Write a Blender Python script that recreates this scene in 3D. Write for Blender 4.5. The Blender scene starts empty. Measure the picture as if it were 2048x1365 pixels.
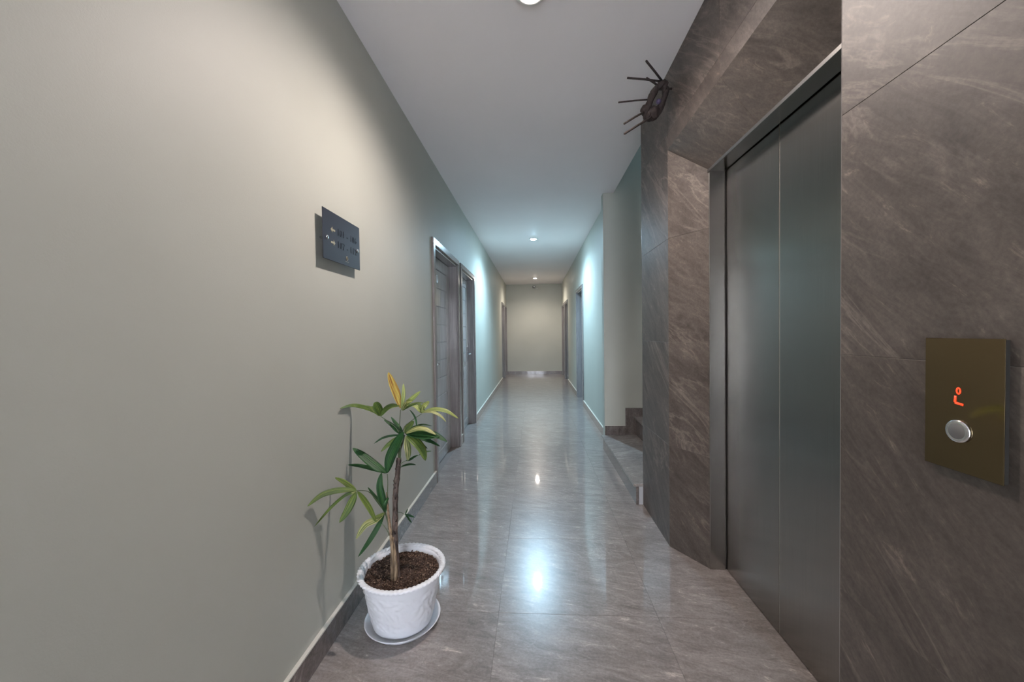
import bpy, bmesh, math, random
from mathutils import Vector, Matrix, noise as mnoise
random.seed(7)
S = bpy.context.scene
C = S.collection
PI = math.pi

# ------------------------------------------------------------------ camera
FPX = 780.0
CAMZ = 1.2883
YAW, PITCH, ROLL = -0.0580, -0.0199, -0.0132
def basis():
    cy, sy = math.cos(YAW), math.sin(YAW); cp, sp = math.cos(PITCH), math.sin(PITCH)
    f = Vector((sy*cp, cy*cp, sp)); r = Vector((cy, -sy, 0)); u = r.cross(f)
    cr, sr = math.cos(ROLL), math.sin(ROLL)
    return (cr*r + sr*u), (-sr*r + cr*u), f
RT, UP, FW = basis()
cam_d = bpy.data.cameras.new('camera'); cam = bpy.data.objects.new('camera', cam_d); C.objects.link(cam)
cam_d.sensor_width = 36; cam_d.lens = FPX*36/2048; cam_d.clip_start = 0.02; cam_d.clip_end = 100
m = Matrix((RT, UP, -FW)).transposed().to_4x4(); m.translation = (0, 0, CAMZ)
cam.matrix_world = m
S.camera = cam
def at(px, py, Y):
    """the place in the corridor seen at a picture point, at depth Y"""
    d = RT*((px-1024)/FPX) + UP*(-(py-682.5)/FPX) + FW
    return Vector((0, 0, CAMZ)) + d*(Y/d.y)

# ------------------------------------------------------------------ world, exposure
S.view_settings.view_transform = 'Standard'; S.view_settings.look = 'None'
S.view_settings.exposure = 0.82; S.view_settings.gamma = 1.0
S.view_settings.use_curve_mapping = False
W = bpy.data.worlds.new('world'); S.world = W; W.use_nodes = True
W.node_tree.nodes['Background'].inputs[0].default_value = (0.84, 0.89, 1.0, 1)
W.node_tree.nodes['Background'].inputs[1].default_value = 15.0
LAMPS = [  # y, colour, radiance of the diffuser, watts of its downward beam
    (-2.66, (1.0, 0.88, 0.80), 100, 14),  # unseen lamp behind the viewpoint, added for fill
    (1.755, (1.0, 0.87, 0.80), 160, 57),
    (6.29, (0.50, 0.78, 1.0), 1000, 150),
    (10.76, (1.0, 0.88, 0.76), 420, 52),
]

# ------------------------------------------------------------------ dimensions
XL, XR, XM, XD, H = 0.8715, 0.845, 0.792, 1.016, 2.80
YE, YB = 12.15, -3.6
YN0, YN1, YC = 1.058, 2.358, 2.927          # elevator niche near / far outer corner, end of the marble wall
YS = 4.33                                    # stair opening ends
ZS = 2.35

# ------------------------------------------------------------------ helpers
class MB:
    def __init__(s): s.bm = bmesh.new()
    def box(s, x0, x1, y0, y1, z0, z1, bev=0.0, seg=1):
        t = bmesh.new(); bmesh.ops.create_cube(t, size=1)
        for v in t.verts:
            v.co = Vector(((x0+x1)/2 + v.co.x*(x1-x0), (y0+y1)/2 + v.co.y*(y1-y0), (z0+z1)/2 + v.co.z*(z1-z0)))
        if bev > 0: bmesh.ops.bevel(t, geom=t.edges[:], offset=bev, segments=seg, affect='EDGES', profile=.5)
        s.merge(t); return s
    def merge(s, t, mat=None):
        if mat is not None: bmesh.ops.transform(t, matrix=mat, verts=t.verts)
        me = bpy.data.meshes.new('tmp'); t.to_mesh(me); t.free(); s.bm.from_mesh(me); bpy.data.meshes.remove(me)
    def tube(s, pts, rad, n=10, cap=True):
        pts = [Vector(p) for p in pts]
        rs = rad if isinstance(rad, (list, tuple)) else [rad]*len(pts)
        rings = []; prev = None
        for i, p in enumerate(pts):
            d = (pts[min(i+1, len(pts)-1)] - pts[max(i-1, 0)]).normalized()
            a = Vector((0, 0, 1)) if abs(d.z) < .9 else Vector((1, 0, 0))
            if prev is None: a = (a - d*a.dot(d)).normalized()
            else: a = (prev - d*prev.dot(d)).normalized()
            prev = a; b = d.cross(a)
            rings.append([s.bm.verts.new(p + (a*math.cos(2*PI*k/n) + b*math.sin(2*PI*k/n))*rs[i]) for k in range(n)])
        for i in range(len(rings)-1):
            for k in range(n):
                f = s.bm.faces.new((rings[i][k], rings[i][(k+1) % n], rings[i+1][(k+1) % n], rings[i+1][k])); f.smooth = True
        if cap:
            s.bm.faces.new(list(reversed(rings[0]))); s.bm.faces.new(rings[-1])
        return s
    def lathe(s, prof, n=64, cx=0, cy=0, fn=None, close=False):
        rings = []
        for (r, z) in prof:
            ring = []
            for k in range(n):
                a = 2*PI*k/n; rr, zz = (r, z) if fn is None else fn(r, z, a)
                ring.append(s.bm.verts.new((cx + rr*math.cos(a), cy + rr*math.sin(a), zz)))
            rings.append(ring)
        L = len(rings)
        for i in range(L if close else L-1):
            for k in range(n):
                f = s.bm.faces.new((rings[i][k], rings[i][(k+1) % n], rings[(i+1) % L][(k+1) % n], rings[(i+1) % L][k])); f.smooth = True
        if not close:
            if prof[0][0] > 1e-6: s.bm.faces.new(list(reversed(rings[0])))
            if prof[-1][0] > 1e-6: s.bm.faces.new(rings[-1])
        return s
    def hexa(s, p):   # eight corners: bottom four then top four
        v = [s.bm.verts.new(q) for q in p]
        for f in ((3,2,1,0), (4,5,6,7), (0,1,5,4), (1,2,6,5), (2,3,7,6), (3,0,4,7)): s.bm.faces.new([v[i] for i in f])
        return s
def mesh_of(mb, mats):
    bmesh.ops.recalc_face_normals(mb.bm, faces=mb.bm.faces)
    me = bpy.data.meshes.new('mesh'); mb.bm.to_mesh(me); mb.bm.free()
    for mm in (mats if isinstance(mats, (list, tuple)) else [mats]): me.materials.append(mm)
    return me
def link(name, me, parent=None):
    o = bpy.data.objects.new(name, me); C.objects.link(o); me.name = name
    if parent is not None:
        o.parent = parent
        r = parent
        if getattr(r, 'world_built', None) is None and not r.get('_local'):
            pass
    return o
def obj(name, mb, mat, parent=None, **kw):
    o = link(name, mesh_of(mb, mat), None)
    if parent is not None:
        o.parent = parent
        off = Vector((0, 0, 0)); q = parent
        while q is not None: off += q.location; q = q.parent
        if not kw.get('local'): o.location = -off
    return o
def thing(name, label, cat, loc=(0, 0, 0), rz=0, group=None):
    o = bpy.data.objects.new(name, None); C.objects.link(o); o.empty_display_size = .1
    o.location = loc; o.rotation_euler = (0, 0, rz)
    if label: o['label'] = label
    if cat: o['category'] = cat
    if group: o['group'] = group
    return o
def tag(o, label, cat, group=None):
    o['label'] = label; o['category'] = cat
    if group: o['group'] = group
    return o
def struct(o, label=None):
    o['kind'] = 'structure'
    if label: o['label'] = label
    return o
def lab(o, t): o['label'] = t; return o

# ------------------------------------------------------------------ materials
def mat(name, col=(.5, .5, .5), rough=.5, metal=0.0, **kw):
    m = bpy.data.materials.new(name); m.use_nodes = True
    b = m.node_tree.nodes['Principled BSDF']
    b.inputs['Base Color'].default_value = (*col, 1); b.inputs['Roughness'].default_value = rough; b.inputs['Metallic'].default_value = metal
    for k, v in kw.items(): b.inputs[k.replace('_', ' ')].default_value = v
    return m
def N(m, t, **props):
    n = m.node_tree.nodes.new(t)
    for k, v in props.items(): setattr(n, k, v)
    return n
def L(m, a, b): m.node_tree.links.new(a, b)
def bsdf(m): return m.node_tree.nodes['Principled BSDF']
def noise_node(m, vec, scale, detail=4, rough=.5, dist=0):
    n = N(m, 'ShaderNodeTexNoise'); n.inputs['Scale'].default_value = scale; n.inputs['Detail'].default_value = detail
    n.inputs['Roughness'].default_value = rough; n.inputs['Distortion'].default_value = dist
    if vec is not None: L(m, vec, n.inputs['Vector'])
    return n
def ramp(m, fac, stops):
    r = N(m, 'ShaderNodeValToRGB'); el = r.color_ramp.elements
    while len(el) < len(stops): el.new(.5)
    for e, (p, c) in zip(el, stops): e.position = p; e.color = (*c, 1) if len(c) == 3 else c
    L(m, fac, r.inputs[0]); return r
def bump(m, h, strength=.1, dist=.01):
    b = N(m, 'ShaderNodeBump'); b.inputs['Strength'].default_value = strength; b.inputs['Distance'].default_value = dist
    L(m, h, b.inputs['Height']); L(m, b.outputs[0], bsdf(m).inputs['Normal']); return b

def plaster(name, col, var=.04, rough=.55):
    m = mat(name, col, rough); g = N(m, 'ShaderNodeNewGeometry')
    n = noise_node(m, g.outputs['Position'], 1.3, 3)
    r = ramp(m, n.outputs[0], [(.3, tuple(c*(1-var) for c in col)), (.7, tuple(min(1, c*(1+var)) for c in col))])
    L(m, r.outputs[0], bsdf(m).inputs['Base Color'])
    f = noise_node(m, g.outputs['Position'], 260, 2); bump(m, f.outputs[0], .12, .002)
    return m

def marble(name, dark, mid, light, rough, coat, axis, ang, rnd=True, vein=.5):
    """grey brown stone with streaks; axis = 'floor' or 'wall'"""
    m = mat(name, mid, rough)
    g = N(m, 'ShaderNodeNewGeometry'); oi = N(m, 'ShaderNodeObjectInfo')
    comb = N(m, 'ShaderNodeVectorMath', operation='MULTIPLY_ADD')
    mu = N(m, 'ShaderNodeMath', operation='MULTIPLY'); mu.inputs[1].default_value = 37.0 if rnd else 0.0
    L(m, oi.outputs['Random'], mu.inputs[0])
    cx = N(m, 'ShaderNodeCombineXYZ'); L(m, mu.outputs[0], cx.inputs[0]); L(m, mu.outputs[0], cx.inputs[1]); L(m, mu.outputs[0], cx.inputs[2])
    add = N(m, 'ShaderNodeVectorMath', operation='ADD'); L(m, g.outputs['Position'], add.inputs[0]); L(m, cx.outputs[0], add.inputs[1])
    rot = N(m, 'ShaderNodeVectorRotate', rotation_type='X_AXIS' if axis == 'wall' else 'Z_AXIS'); rot.inputs['Angle'].default_value = ang
    L(m, add.outputs[0], rot.inputs['Vector'])
    sc = N(m, 'ShaderNodeVectorMath', operation='MULTIPLY'); L(m, rot.outputs[0], sc.inputs[0])
    sc.inputs[1].default_value = (1, .62, 2.5) if axis == 'wall' else (1.1, 3.6, 1)
    v = sc.outputs[0]
    a = noise_node(m, v, 2.6, 12, .72, 1.1)
    ra = ramp(m, a.outputs[0], [(.30, dark), (.50, mid), (.66, light), (.78, mid)])
    fl = noise_node(m, v, 8, 8, .74, 1.3); rf = ramp(m, fl.outputs[0], [(.36, (.74, .74, .74)), (.53, (1, 1, 1)), (.60, (1.12, 1.12, 1.12)), (.68, (2.1, 2.05, 2.0))])
    mf = N(m, 'ShaderNodeMixRGB', blend_type='MULTIPLY'); mf.inputs[0].default_value = 1; L(m, ra.outputs[0], mf.inputs[1]); L(m, rf.outputs[0], mf.inputs[2]); ra = mf
    # thin pale veins
    b = noise_node(m, v, 2.0, 8, .6, 1.2)
    sb = N(m, 'ShaderNodeMath', operation='SUBTRACT'); L(m, b.outputs[0], sb.inputs[0]); sb.inputs[1].default_value = .5
    ab = N(m, 'ShaderNodeMath', operation='ABSOLUTE'); L(m, sb.outputs[0], ab.inputs[0])
    rb = ramp(m, ab.outputs[0], [(.0, (1, 1, 1)), (.012, (.55, .55, .55)), (.035, (0, 0, 0))])
    patch = noise_node(m, v, 1.1, 3); rp = ramp(m, patch.outputs[0], [(.44, (0, 0, 0)), (.58, (1, 1, 1))])
    vm = N(m, 'ShaderNodeMath', operation='MULTIPLY'); L(m, rb.outputs[0], vm.inputs[0]); L(m, rp.outputs[0], vm.inputs[1])
    vs = N(m, 'ShaderNodeMath', operation='MULTIPLY'); L(m, vm.outputs[0], vs.inputs[0]); vs.inputs[1].default_value = vein
    mx = N(m, 'ShaderNodeMixRGB'); L(m, vs.outputs[0], mx.inputs[0]); L(m, ra.outputs[0], mx.inputs[1])
    mx.inputs[2].default_value = (*[min(1, c*1.75) for c in light], 1)
    # fine speckle
    sp = noise_node(m, g.outputs['Position'], 95, 3, .7); rs = ramp(m, sp.outputs[0], [(.3, (.80, .80, .80)), (.7, (1.16, 1.16, 1.16))])
    ml = N(m, 'ShaderNodeMixRGB', blend_type='MULTIPLY'); ml.inputs[0].default_value = 1; L(m, mx.outputs[0], ml.inputs[1]); L(m, rs.outputs[0], ml.inputs[2])
    L(m, ml.outputs[0], bsdf(m).inputs['Base Color'])
    bsdf(m).inputs['Coat Weight'].default_value = coat; bsdf(m).inputs['Coat Roughness'].default_value = .035
    return m

M = {}
M['paint'] = plaster('wall_paint', (.45, .46, .41))
M['ceiling'] = plaster('ceiling_paint', (.92, .88, .88), .02, .6)
M['floor'] = marble('floor_marble', (.205, .177, .167), (.27, .238, .226), (.335, .300, .286), .28, .8, 'floor', .22, vein=.22)
M['stone'] = marble('wall_marble', (.062, .049, .042), (.098, .080, .069), (.138, .115, .100), .50, .03, 'wall', -.75, vein=.6)
M['stair'] = marble('stair_marble', (.18, .16, .15), (.26, .235, .22), (.34, .31, .29), .35, .4, 'floor', -.3, vein=.4)
M['skirt'] = marble('skirting_marble', (.10, .085, .080), (.15, .128, .12), (.20, .175, .165), .22, .5, 'floor', 1.3, vein=.3)
M['grout'] = mat('grout', (.19, .165, .155), .6)
M['core'] = mat('mortar_core', (.20, .17, .15), .9)
M['edge'] = mat('pale_tile_edge', (.62, .60, .54), .5)
M['steel'] = None
def steel(name, col, rough, aniso, rot):
    m = mat(name, col, rough, 1.0); b = bsdf(m); b.inputs['Anisotropic'].default_value = aniso; b.inputs['Anisotropic Rotation'].default_value = 0
    g = N(m, 'ShaderNodeNewGeometry')
    sc = N(m, 'ShaderNodeVectorMath', operation='MULTIPLY'); L(m, g.outputs['Position'], sc.inputs[0]); sc.inputs[1].default_value = (900, 900, 4)
    n = noise_node(m, sc.outputs[0], 1.0, 2)
    r = ramp(m, n.outputs[0], [(.3, tuple(c*.93 for c in col)), (.7, tuple(c*1.06 for c in col))]); L(m, r.outputs[0], b.inputs['Base Color'])
    t = N(m, 'ShaderNodeTangent', direction_type='RADIAL', axis=rot); L(m, t.outputs[0], b.inputs['Tangent'])
    return m
M['steel'] = steel('brushed_steel', (.35, .328, .30), .22, .96, 'Z')
M['jamb_steel'] = steel('frame_steel', (.42, .41, .39), .25, .4, 'Z')
M['dark'] = mat('dark_gap', (.012, .011, .010), .9)
M['chrome'] = mat('chrome', (.85, .86, .88), .12, 1.0)
M['soft_chrome'] = mat('satin_chrome', (.72, .74, .77), .25, 1.0)
M['brass'] = mat('bronze_mirror_plate', (.22, .165, .095), .07, 1.0)
M['plate_side'] = mat('plate_side', (.02, .018, .015), .5)
M['button'] = mat('button_face', (.26, .25, .25), .38, .6)
M['red'] = mat('red_display', (0.02, 0, 0), .5); bsdf(M['red']).inputs['Emission Color'].default_value = (1, .055, .015, 1); bsdf(M['red']).inputs['Emission Strength'].default_value = 1.15
M['sign'] = mat('sign_acrylic', (.026, .028, .042), .38, **{'Coat_Weight': .1})
M['sign_text'] = mat('sign_lettering', (.003, .003, .006), .3)
M['sign_mark'] = mat('sign_arrow', (.30, .28, .20), .35)
def wood(name, col):
    m = mat(name, col, .22); g = N(m, 'ShaderNodeNewGeometry'); b = bsdf(m); b.inputs['Coat Weight'].default_value = .5; b.inputs['Coat Roughness'].default_value = .08
    sc = N(m, 'ShaderNodeVectorMath', operation='MULTIPLY'); L(m, g.outputs['Position'], sc.inputs[0]); sc.inputs[1].default_value = (60, 60, 3.5)
    n = noise_node(m, sc.outputs[0], 1, 5, .6, .6)
    r = ramp(m, n.outputs[0], [(.3, tuple(c*.78 for c in col)), (.7, tuple(c*1.18 for c in col))]); L(m, r.outputs[0], b.inputs['Base Color'])
    return m
M['frame'] = wood('grey_wood_frame', (.21, .195, .195))
M['leaf_wood'] = wood('grey_wood_door', (.36, .345, .335))
M['badge'] = mat('number_badge', (.55, .56, .55), .3)
M['lamp_trim'] = mat('lamp_trim', (.85, .85, .83), .35)
M['pot'] = mat('white_plastic', (.80, .82, .86), .38)
M['cam_black'] = mat('camera_black', (.03, .03, .035), .3)
M['cam_white'] = mat('camera_white', (.85, .85, .85), .3)
M['twig'] = None
def emit(name, col, s):
    m = mat(name, (.8, .8, .8), .5); b = bsdf(m); b.inputs['Emission Color'].default_value = (*col, 1); b.inputs['Emission Strength'].default_value = s; return m

# ------------------------------------------------------------------ setting: floor
fl = MB().box(-XL-.2, 1.25, YB-.1, YE+.1, -.12, -.0025)
floor = struct(obj('floor', fl, M['grout']))
ys = [1.766 + .655*k for k in range(-8, 17)]; xs = [-.90, -.18, .54, 1.26]
ys = [y for y in ys if YB < y < YE]
ys = [YB] + ys + [YE]
def xclip(a, b, y): return max(a, -XL-.1), min(b, 1.06)
cache = {}
for i in range(len(ys)-1):
    for j in range(3):
        a, b = xclip(xs[j], xs[j+1], 0); y0, y1 = ys[i], ys[i+1]
        g = .0004
        key = (j, round(y1-y0, 4))
        if key not in cache:
            mb = MB(); mb.box(a+g, b-g, g, (y1-y0)-g, -.011, 0, .0006); cache[key] = mesh_of(mb, M['floor'])
        o = link('floor_tile', cache[key]); o.parent = floor; o.location = (0, y0, 0)

# ceiling: runs to the walls, ends in an open edge above the stairs
cb = MB().box(-XL-.15, .875, YB-.1, YE+.1, H, H+.25)
cb.box(.875, 1.25, YB-.1, YC-.004, H, H+.25).box(.875, 1.25, YS+.10, YE+.1, H, H+.25)
struct(obj('ceiling', cb, M['ceiling']))

# ------------------------------------------------------------------ doors (local frame: +x out of the wall, +y along it)
DH = 2.125
def door(n, loc, rz, Wd, near_handle, label, badge=False):
    t = thing('door_%d' % n, None, None, loc, rz); t['kind'] = 'structure'; t['label'] = label
    cw, pr, dp = .058, .020, .088
    for (a, b) in ((0, cw), (Wd-cw, Wd)):
        obj('casing', MB().box(0, pr, a, b, 0, DH-cw, .004, 2), M['frame'], t, local=True)
    obj('casing', MB().box(0, pr, 0, Wd, DH-cw, DH, .004, 2), M['frame'], t, local=True)
    for (a, b) in ((cw-.004, cw+.026), (Wd-cw-.026, Wd-cw+.004)):
        obj('jamb', MB().box(-dp-.05, .002, a, b, 0, DH-cw-.02, .002), M['frame'], t, local=True)
    obj('lintel', MB().box(-dp-.05, .002, cw-.004, Wd-cw+.004, DH-cw-.022, DH-cw+.004, .002), M['frame'], t, local=True)
    a, b = cw+.028, Wd-cw-.028; top = DH-cw-.025
    lf = obj('door_leaf', MB().box(-dp-.04, -dp-.008, a, b, .006, top, .001), M['leaf_wood'], t, local=True)
    st = .105
    for nm, bx in (('stile', (a, a+st, .006, top)), ('stile', (b-st, b, .006, top)), ('rail', (a+st, b-st, top-st, top)), ('rail', (a+st, b-st, .006, .006+st))):
        obj(nm, MB().box(-dp-.01, -dp+.002, bx[0], bx[1], bx[2], bx[3], .003), M['leaf_wood'], lf, local=True)
    # pale bead around the planked field
    be = MB(); q = .008
    y0, y1, z0, z1 = a+st, b-st, .006+st, top-st
    be.box(-dp-.009, -dp+.005, y0, y0+q, z0, z1, .002).box(-dp-.009, -dp+.005, y1-q, y1, z0, z1, .002)
    be.box(-dp-.009, -dp+.005, y0+q, y1-q, z0, z0+q, .002).box(-dp-.009, -dp+.005, y0+q, y1-q, z1-q, z1, .002)
    obj('bead', be, M['leaf_wood'], lf, local=True)
    k = 10; hh = (z1-z0-2*q)/k
    me = mesh_of(MB().box(-dp-.009, -dp-.002, y0+q, y1-q, .0015, hh-.0015, .0035), M['leaf_wood'])
    for i in range(k):
        o = link('plank', me); o.parent = lf; o.location = (0, 0, z0+q+i*hh)
    # lever handle
    sy = 1 if near_handle else -1
    hy = (a+.085) if near_handle else (b-.075)
    hb = obj('handle_plate', MB().box(-dp+.002, -dp+.012, hy-.022, hy+.022, .90, 1.10, .003, 2), M['frame'], lf, local=True)
    hm = MB().tube([(-dp+.01, hy, 1.01), (-dp+.055, hy, 1.01), (-dp+.062, hy+sy*.012, 1.01), (-dp+.062, hy+sy*.07, 1.01), (-dp+.058, hy+sy*.135, 1.008)], [.010, .010, .011, .010, .009], 12)
    hl = obj('handle', hm, M['chrome'], lf, local=True); lab(hl, 'shiny chrome lever handle')
    if badge:
        d = MB(); d.lathe([(0, 0), (.040, 0), (.043, .003), (.040, .006), (.033, .0065), (.031, .0045), (0, .0045)], 32)
        bmesh.ops.transform(d.bm, matrix=Matrix.Translation((-dp-.002, (a+b)/2-.05, 1.835)) @ Matrix.Rotation(PI/2, 4, 'Y'), verts=d.bm.verts)
        lab(obj('number_badge', d, M['badge'], lf, local=True), 'small round pale number badge')
    return t
LD = [(3.305, 1.135), (4.555, 1.06), (10.38, .87), (11.27, .86)]
RD = [(6.80, 1.06), (9.92, .98), (10.93, .98)]
door(1, (-XL, LD[0][0], 0), 0, LD[0][1], True, 'grey wooden door with round number badge, nearest on the left wall behind the palm', True)
door(2, (-XL, LD[1][0], 0), 0, LD[1][1], False, 'second grey wooden door on the left wall, right beside the door with the badge', True)
door(3, (-XL, LD[2][0], 0), 0, LD[2][1], True, 'grey door far down the left wall, nearer one of the pair by the end wall')
door(4, (-XL, LD[3][0], 0), 0, LD[3][1], False, 'grey door on the left wall standing right against the end wall')
door(5, (XR, RD[0][0]+RD[0][1], 0), PI, RD[0][1], False, 'single grey door on the right wall just beyond the stairs')
door(6, (XR, RD[1][0]+RD[1][1], 0), PI, RD[1][1], False, 'grey door far down the right wall, nearer one of the pair by the end wall')
door(7, (XR, RD[2][0]+RD[2][1], 0), PI, RD[2][1], True, 'grey door on the right wall standing right against the end wall')

# ------------------------------------------------------------------ painted walls
def wall_with_doors(side, x, y0, y1, doors, th=.22):
    mb = MB(); s = -1 if side == 'left' else 1
    def bx(a, b, z0, z1): mb.box(min(x, x+s*th), max(x, x+s*th), a, b, z0, z1)
    cur = y0
    for (d, w) in doors:
        bx(cur, d+.05, -.01, H+.02); bx(d+.05, d+w-.05, DH-.055, H+.02)
        cur = d+w-.05
    bx(cur, y1, -.01, H+.02)
    # blind back of each doorway
    for (d, w) in doors: mb.box(*(sorted((x+s*.135, x+s*th))), d+.05, d+w-.05, -.01, DH-.05)
    return mb
struct(obj('wall_left', wall_with_doors('left', -XL, YB, YE, LD), M['paint']))
struct(obj('wall_right', wall_with_doors('right', XR, YS+.09, YE, RD), M['paint']))
struct(obj('wall_end', MB().box(-XL-.2, XR+.2, YE, YE+.2, -.01, H+.02), M['paint']))
# baseboards: grey stone strip with a pale top edge
def baseboard(nm, segs, face, axis='y', out=1):
    p = bpy.data.objects.new(nm, None); C.objects.link(p); p['kind'] = 'structure'
    for (a, b) in segs:
        L0 = b-a; k = max(1, round(L0/1.2)); 
        for i in range(k):
            u, v = a+L0*i/k+.0006, a+L0*(i+1)/k-.0006
            f0, f1 = sorted((face, face+out*.016))
            g0, g1 = sorted((face, face+out*.0155))
            if axis == 'y':
                t = obj('skirting_tile', MB().box(f0, f1, u, v, 0, .1005, .0008), M['skirt'], p)
                lab(obj('top_edge', MB().box(g0, g1, u, v, .1003, .1065), M['edge'], p), 'pale top edge of the skirting')
            else:
                t = obj('skirting_tile', MB().box(u, v, f0, f1, 0, .1005, .0008), M['skirt'], p)
                lab(obj('top_edge', MB().box(u, v, g0, g1, .1003, .1065), M['edge'], p), 'pale top edge of the skirting')
    return p
baseboard('baseboard_left', [(YB, LD[0][0]), (LD[0][0]+LD[0][1], LD[1][0]), (LD[1][0]+LD[1][1], LD[2][0])], -XL)
baseboard('baseboard_right', [(YS+.09, RD[0][0]), (RD[0][0]+RD[0][1], RD[1][0])], XR, out=-1)
baseboard('baseboard_end', [(-XL, XR)], YE, axis='x', out=-1)

# stair enclosure: pilaster, stair side wall rising past the ceiling, back walls, roof
SX = 3.6; SZ = 5.2
sw = MB().box(.76, .985, YS, YS+.10, -.01, H)                    # pilaster facing the camera
sw.box(.975, SX, YS+.012, YS+.10, -.01, SZ)
sw.box(.876, .985, YS, YS+.10, H, SZ)
struct(obj('wall_stair_side', sw, M['paint']))
struct(obj('wall_stair_back', MB().box(SX, SX+.1, YC-.1, YS+.10, -.01, SZ), M['paint']))
struct(obj('wall_stair_near', MB().box(1.27, SX, YC-.1, YC-.004, -.01, SZ).box(.875, 1.27, YC-.1, YC-.004, H+.25, SZ), M['paint']))
struct(obj('wall_stair_front', MB().box(.775, .875, YC-.1, YS+.1, H+.25, SZ), M['paint']))
struct(obj('ceiling_stair', MB().box(.775, SX+.1, YC-.1, YS+.1, SZ, SZ+.1), M['ceiling']))

# ------------------------------------------------------------------ marble wall with the elevator niche
g = .00025
XI = .934; YI0, YI1 = 1.231, 2.134; ZI = 2.136     # inner opening (steel frame)
core = MB()
core.box(XM+.0028, 1.25, YB, YN0-.004, -.01, H)                            # near part, to the back of the lobby
core.hexa([(XM+.0028, YN0-.002, -.01), (1.25, YN0-.002, -.01), (1.25, YI0-.02, -.01), (XI+.0, YI0-.012, -.01),
           (XM+.0028, YN0-.002, H), (1.25, YN0-.002, H), (1.25, YI0-.02, H), (XI+.0, YI0-.012, H)])
core.hexa([(XM+.0028, YC-.010, -.01), (XM+.0028, YN1+.003, -.01), (XI, YI1+.010, -.01), (1.25, YC-.010, -.01),
           (XM+.0028, YC-.010, H), (XM+.0028, YN1+.003, H), (XI, YI1+.010, H), (1.25, YC-.010, H)])
core.hexa([(XI, YI1+.010, -.01), (1.25, YI1+.02, -.01), (1.25, YC-.010, -.01), (XM+.2, YC-.010, -.01),
           (XI, YI1+.010, H), (1.25, YI1+.02, H), (1.25, YC-.010, H), (XM+.2, YC-.010, H)])
core.hexa([(XM+.0028, YN0-.01, ZS+.0028), (XI, YN0-.01, ZI+.012), (XI, YN1+.01, ZI+.012), (XM+.0028, YN1+.01, ZS+.0028),
           (XM+.0028, YN0-.01, H), (XI, YN0-.01, H), (XI, YN1+.01, H), (XM+.0028, YN1+.01, H)])
core.box(XI-.001, 1.25, YI0-.03, YI1+.03, ZI+.03, H)
mw = struct(obj('wall_marble', core, M['core']))
zr = [0, .608, 1.222, 1.834, 2.445, H]
def wt(y0, y1, z0, z1):
    o = obj('marble_tile', MB().box(XM, XM+.0095, y0+g, y1-g, z0+g, z1-g, .0008), M['stone'], mw)
for i in range(5):
    wt(YN1, YC, zr[i], zr[i+1])
    for (a, b) in ((-.145, YN0), (-1.345, -.145), (-2.545, -1.345), (YB, -2.545)): wt(a, b, zr[i], zr[i+1])
for (a, b) in ((YN0, 1.716), (1.716, YN1)):
    wt(a, b, ZS, 2.445); wt(a, b, 2.445, H)
# end face of the marble wall at the stairs
for i in range(5):
    obj('marble_tile', MB().box(XM+.0095, 1.25, YC-.0095, YC, zr[i]+g, zr[i+1]-g, .001), M['stone'], mw)
def slab(p0, p1, q0, q1, nrm, th=.009):
    """quad p0-p1 (outer edge), q0-q1 (inner edge) given thickness along nrm"""
    n = Vector(nrm).normalized()*th
    P = [Vector(p0), Vector(p1), Vector(q1), Vector(q0)]
    mb = MB().hexa([*P, *[v+n for v in P]])
    bmesh.ops.recalc_face_normals(mb.bm, faces=mb.bm.faces)
    bmesh.ops.bevel(mb.bm, geom=mb.bm.edges[:], offset=.001, segments=1, affect='EDGES')
    return obj('marble_tile', mb, M['stone'], mw)
def lerp(a, b, t): return a+(b-a)*t
def jz(x, z):   # top of the jamb follows the sloping soffit
    return min(z, lerp(ZS, ZI, (x-XM)/(XI-XM)))
for i in range(4):
    z0, z1 = zr[i]+g, zr[i+1]-g
    last = (i == 3)
    for (yo, yi, ny) in ((YN1, YI1, 1), (YN0, YI0, -1)):
        zt_o = z1; zt_i = min(z1, ZI)
        if last: zt_o, zt_i = ZS-g, ZI-g
        nn = Vector((YN1-YI1, ny*(XI-XM), 0))
        slab((XM+.0003, yo, z0), (XM+.0003, yo, zt_o), (XI, yi, z0), (XI, yi, zt_i), nn)
for (t0, t1) in ((0, .5), (.5, 1)):
    a0, a1 = lerp(YN0, YN1, t0)+g, lerp(YN0, YN1, t1)-g
    b0, b1 = lerp(YI0, YI1, t0)+g, lerp(YI0, YI1, t1)-g
    slab((XM+.0003, a0, ZS), (XM+.0003, a1, ZS), (XI, b0, ZI), (XI, b1, ZI), (ZS-ZI, 0, XI-XM))
# dark slim corner trim
tr = MB().box(XM-.0006, XM+.0022, YC-.003, YC+.0012, 0, H, .0008)
struct(obj('trim_1', tr, M['jamb_steel']))
tr = MB().box(XM-.0004, XM+.0014, YN0-.0008, YN0+.0010, 0, ZS, .0003)
struct(obj('trim_2', tr, M['grout']))

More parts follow.
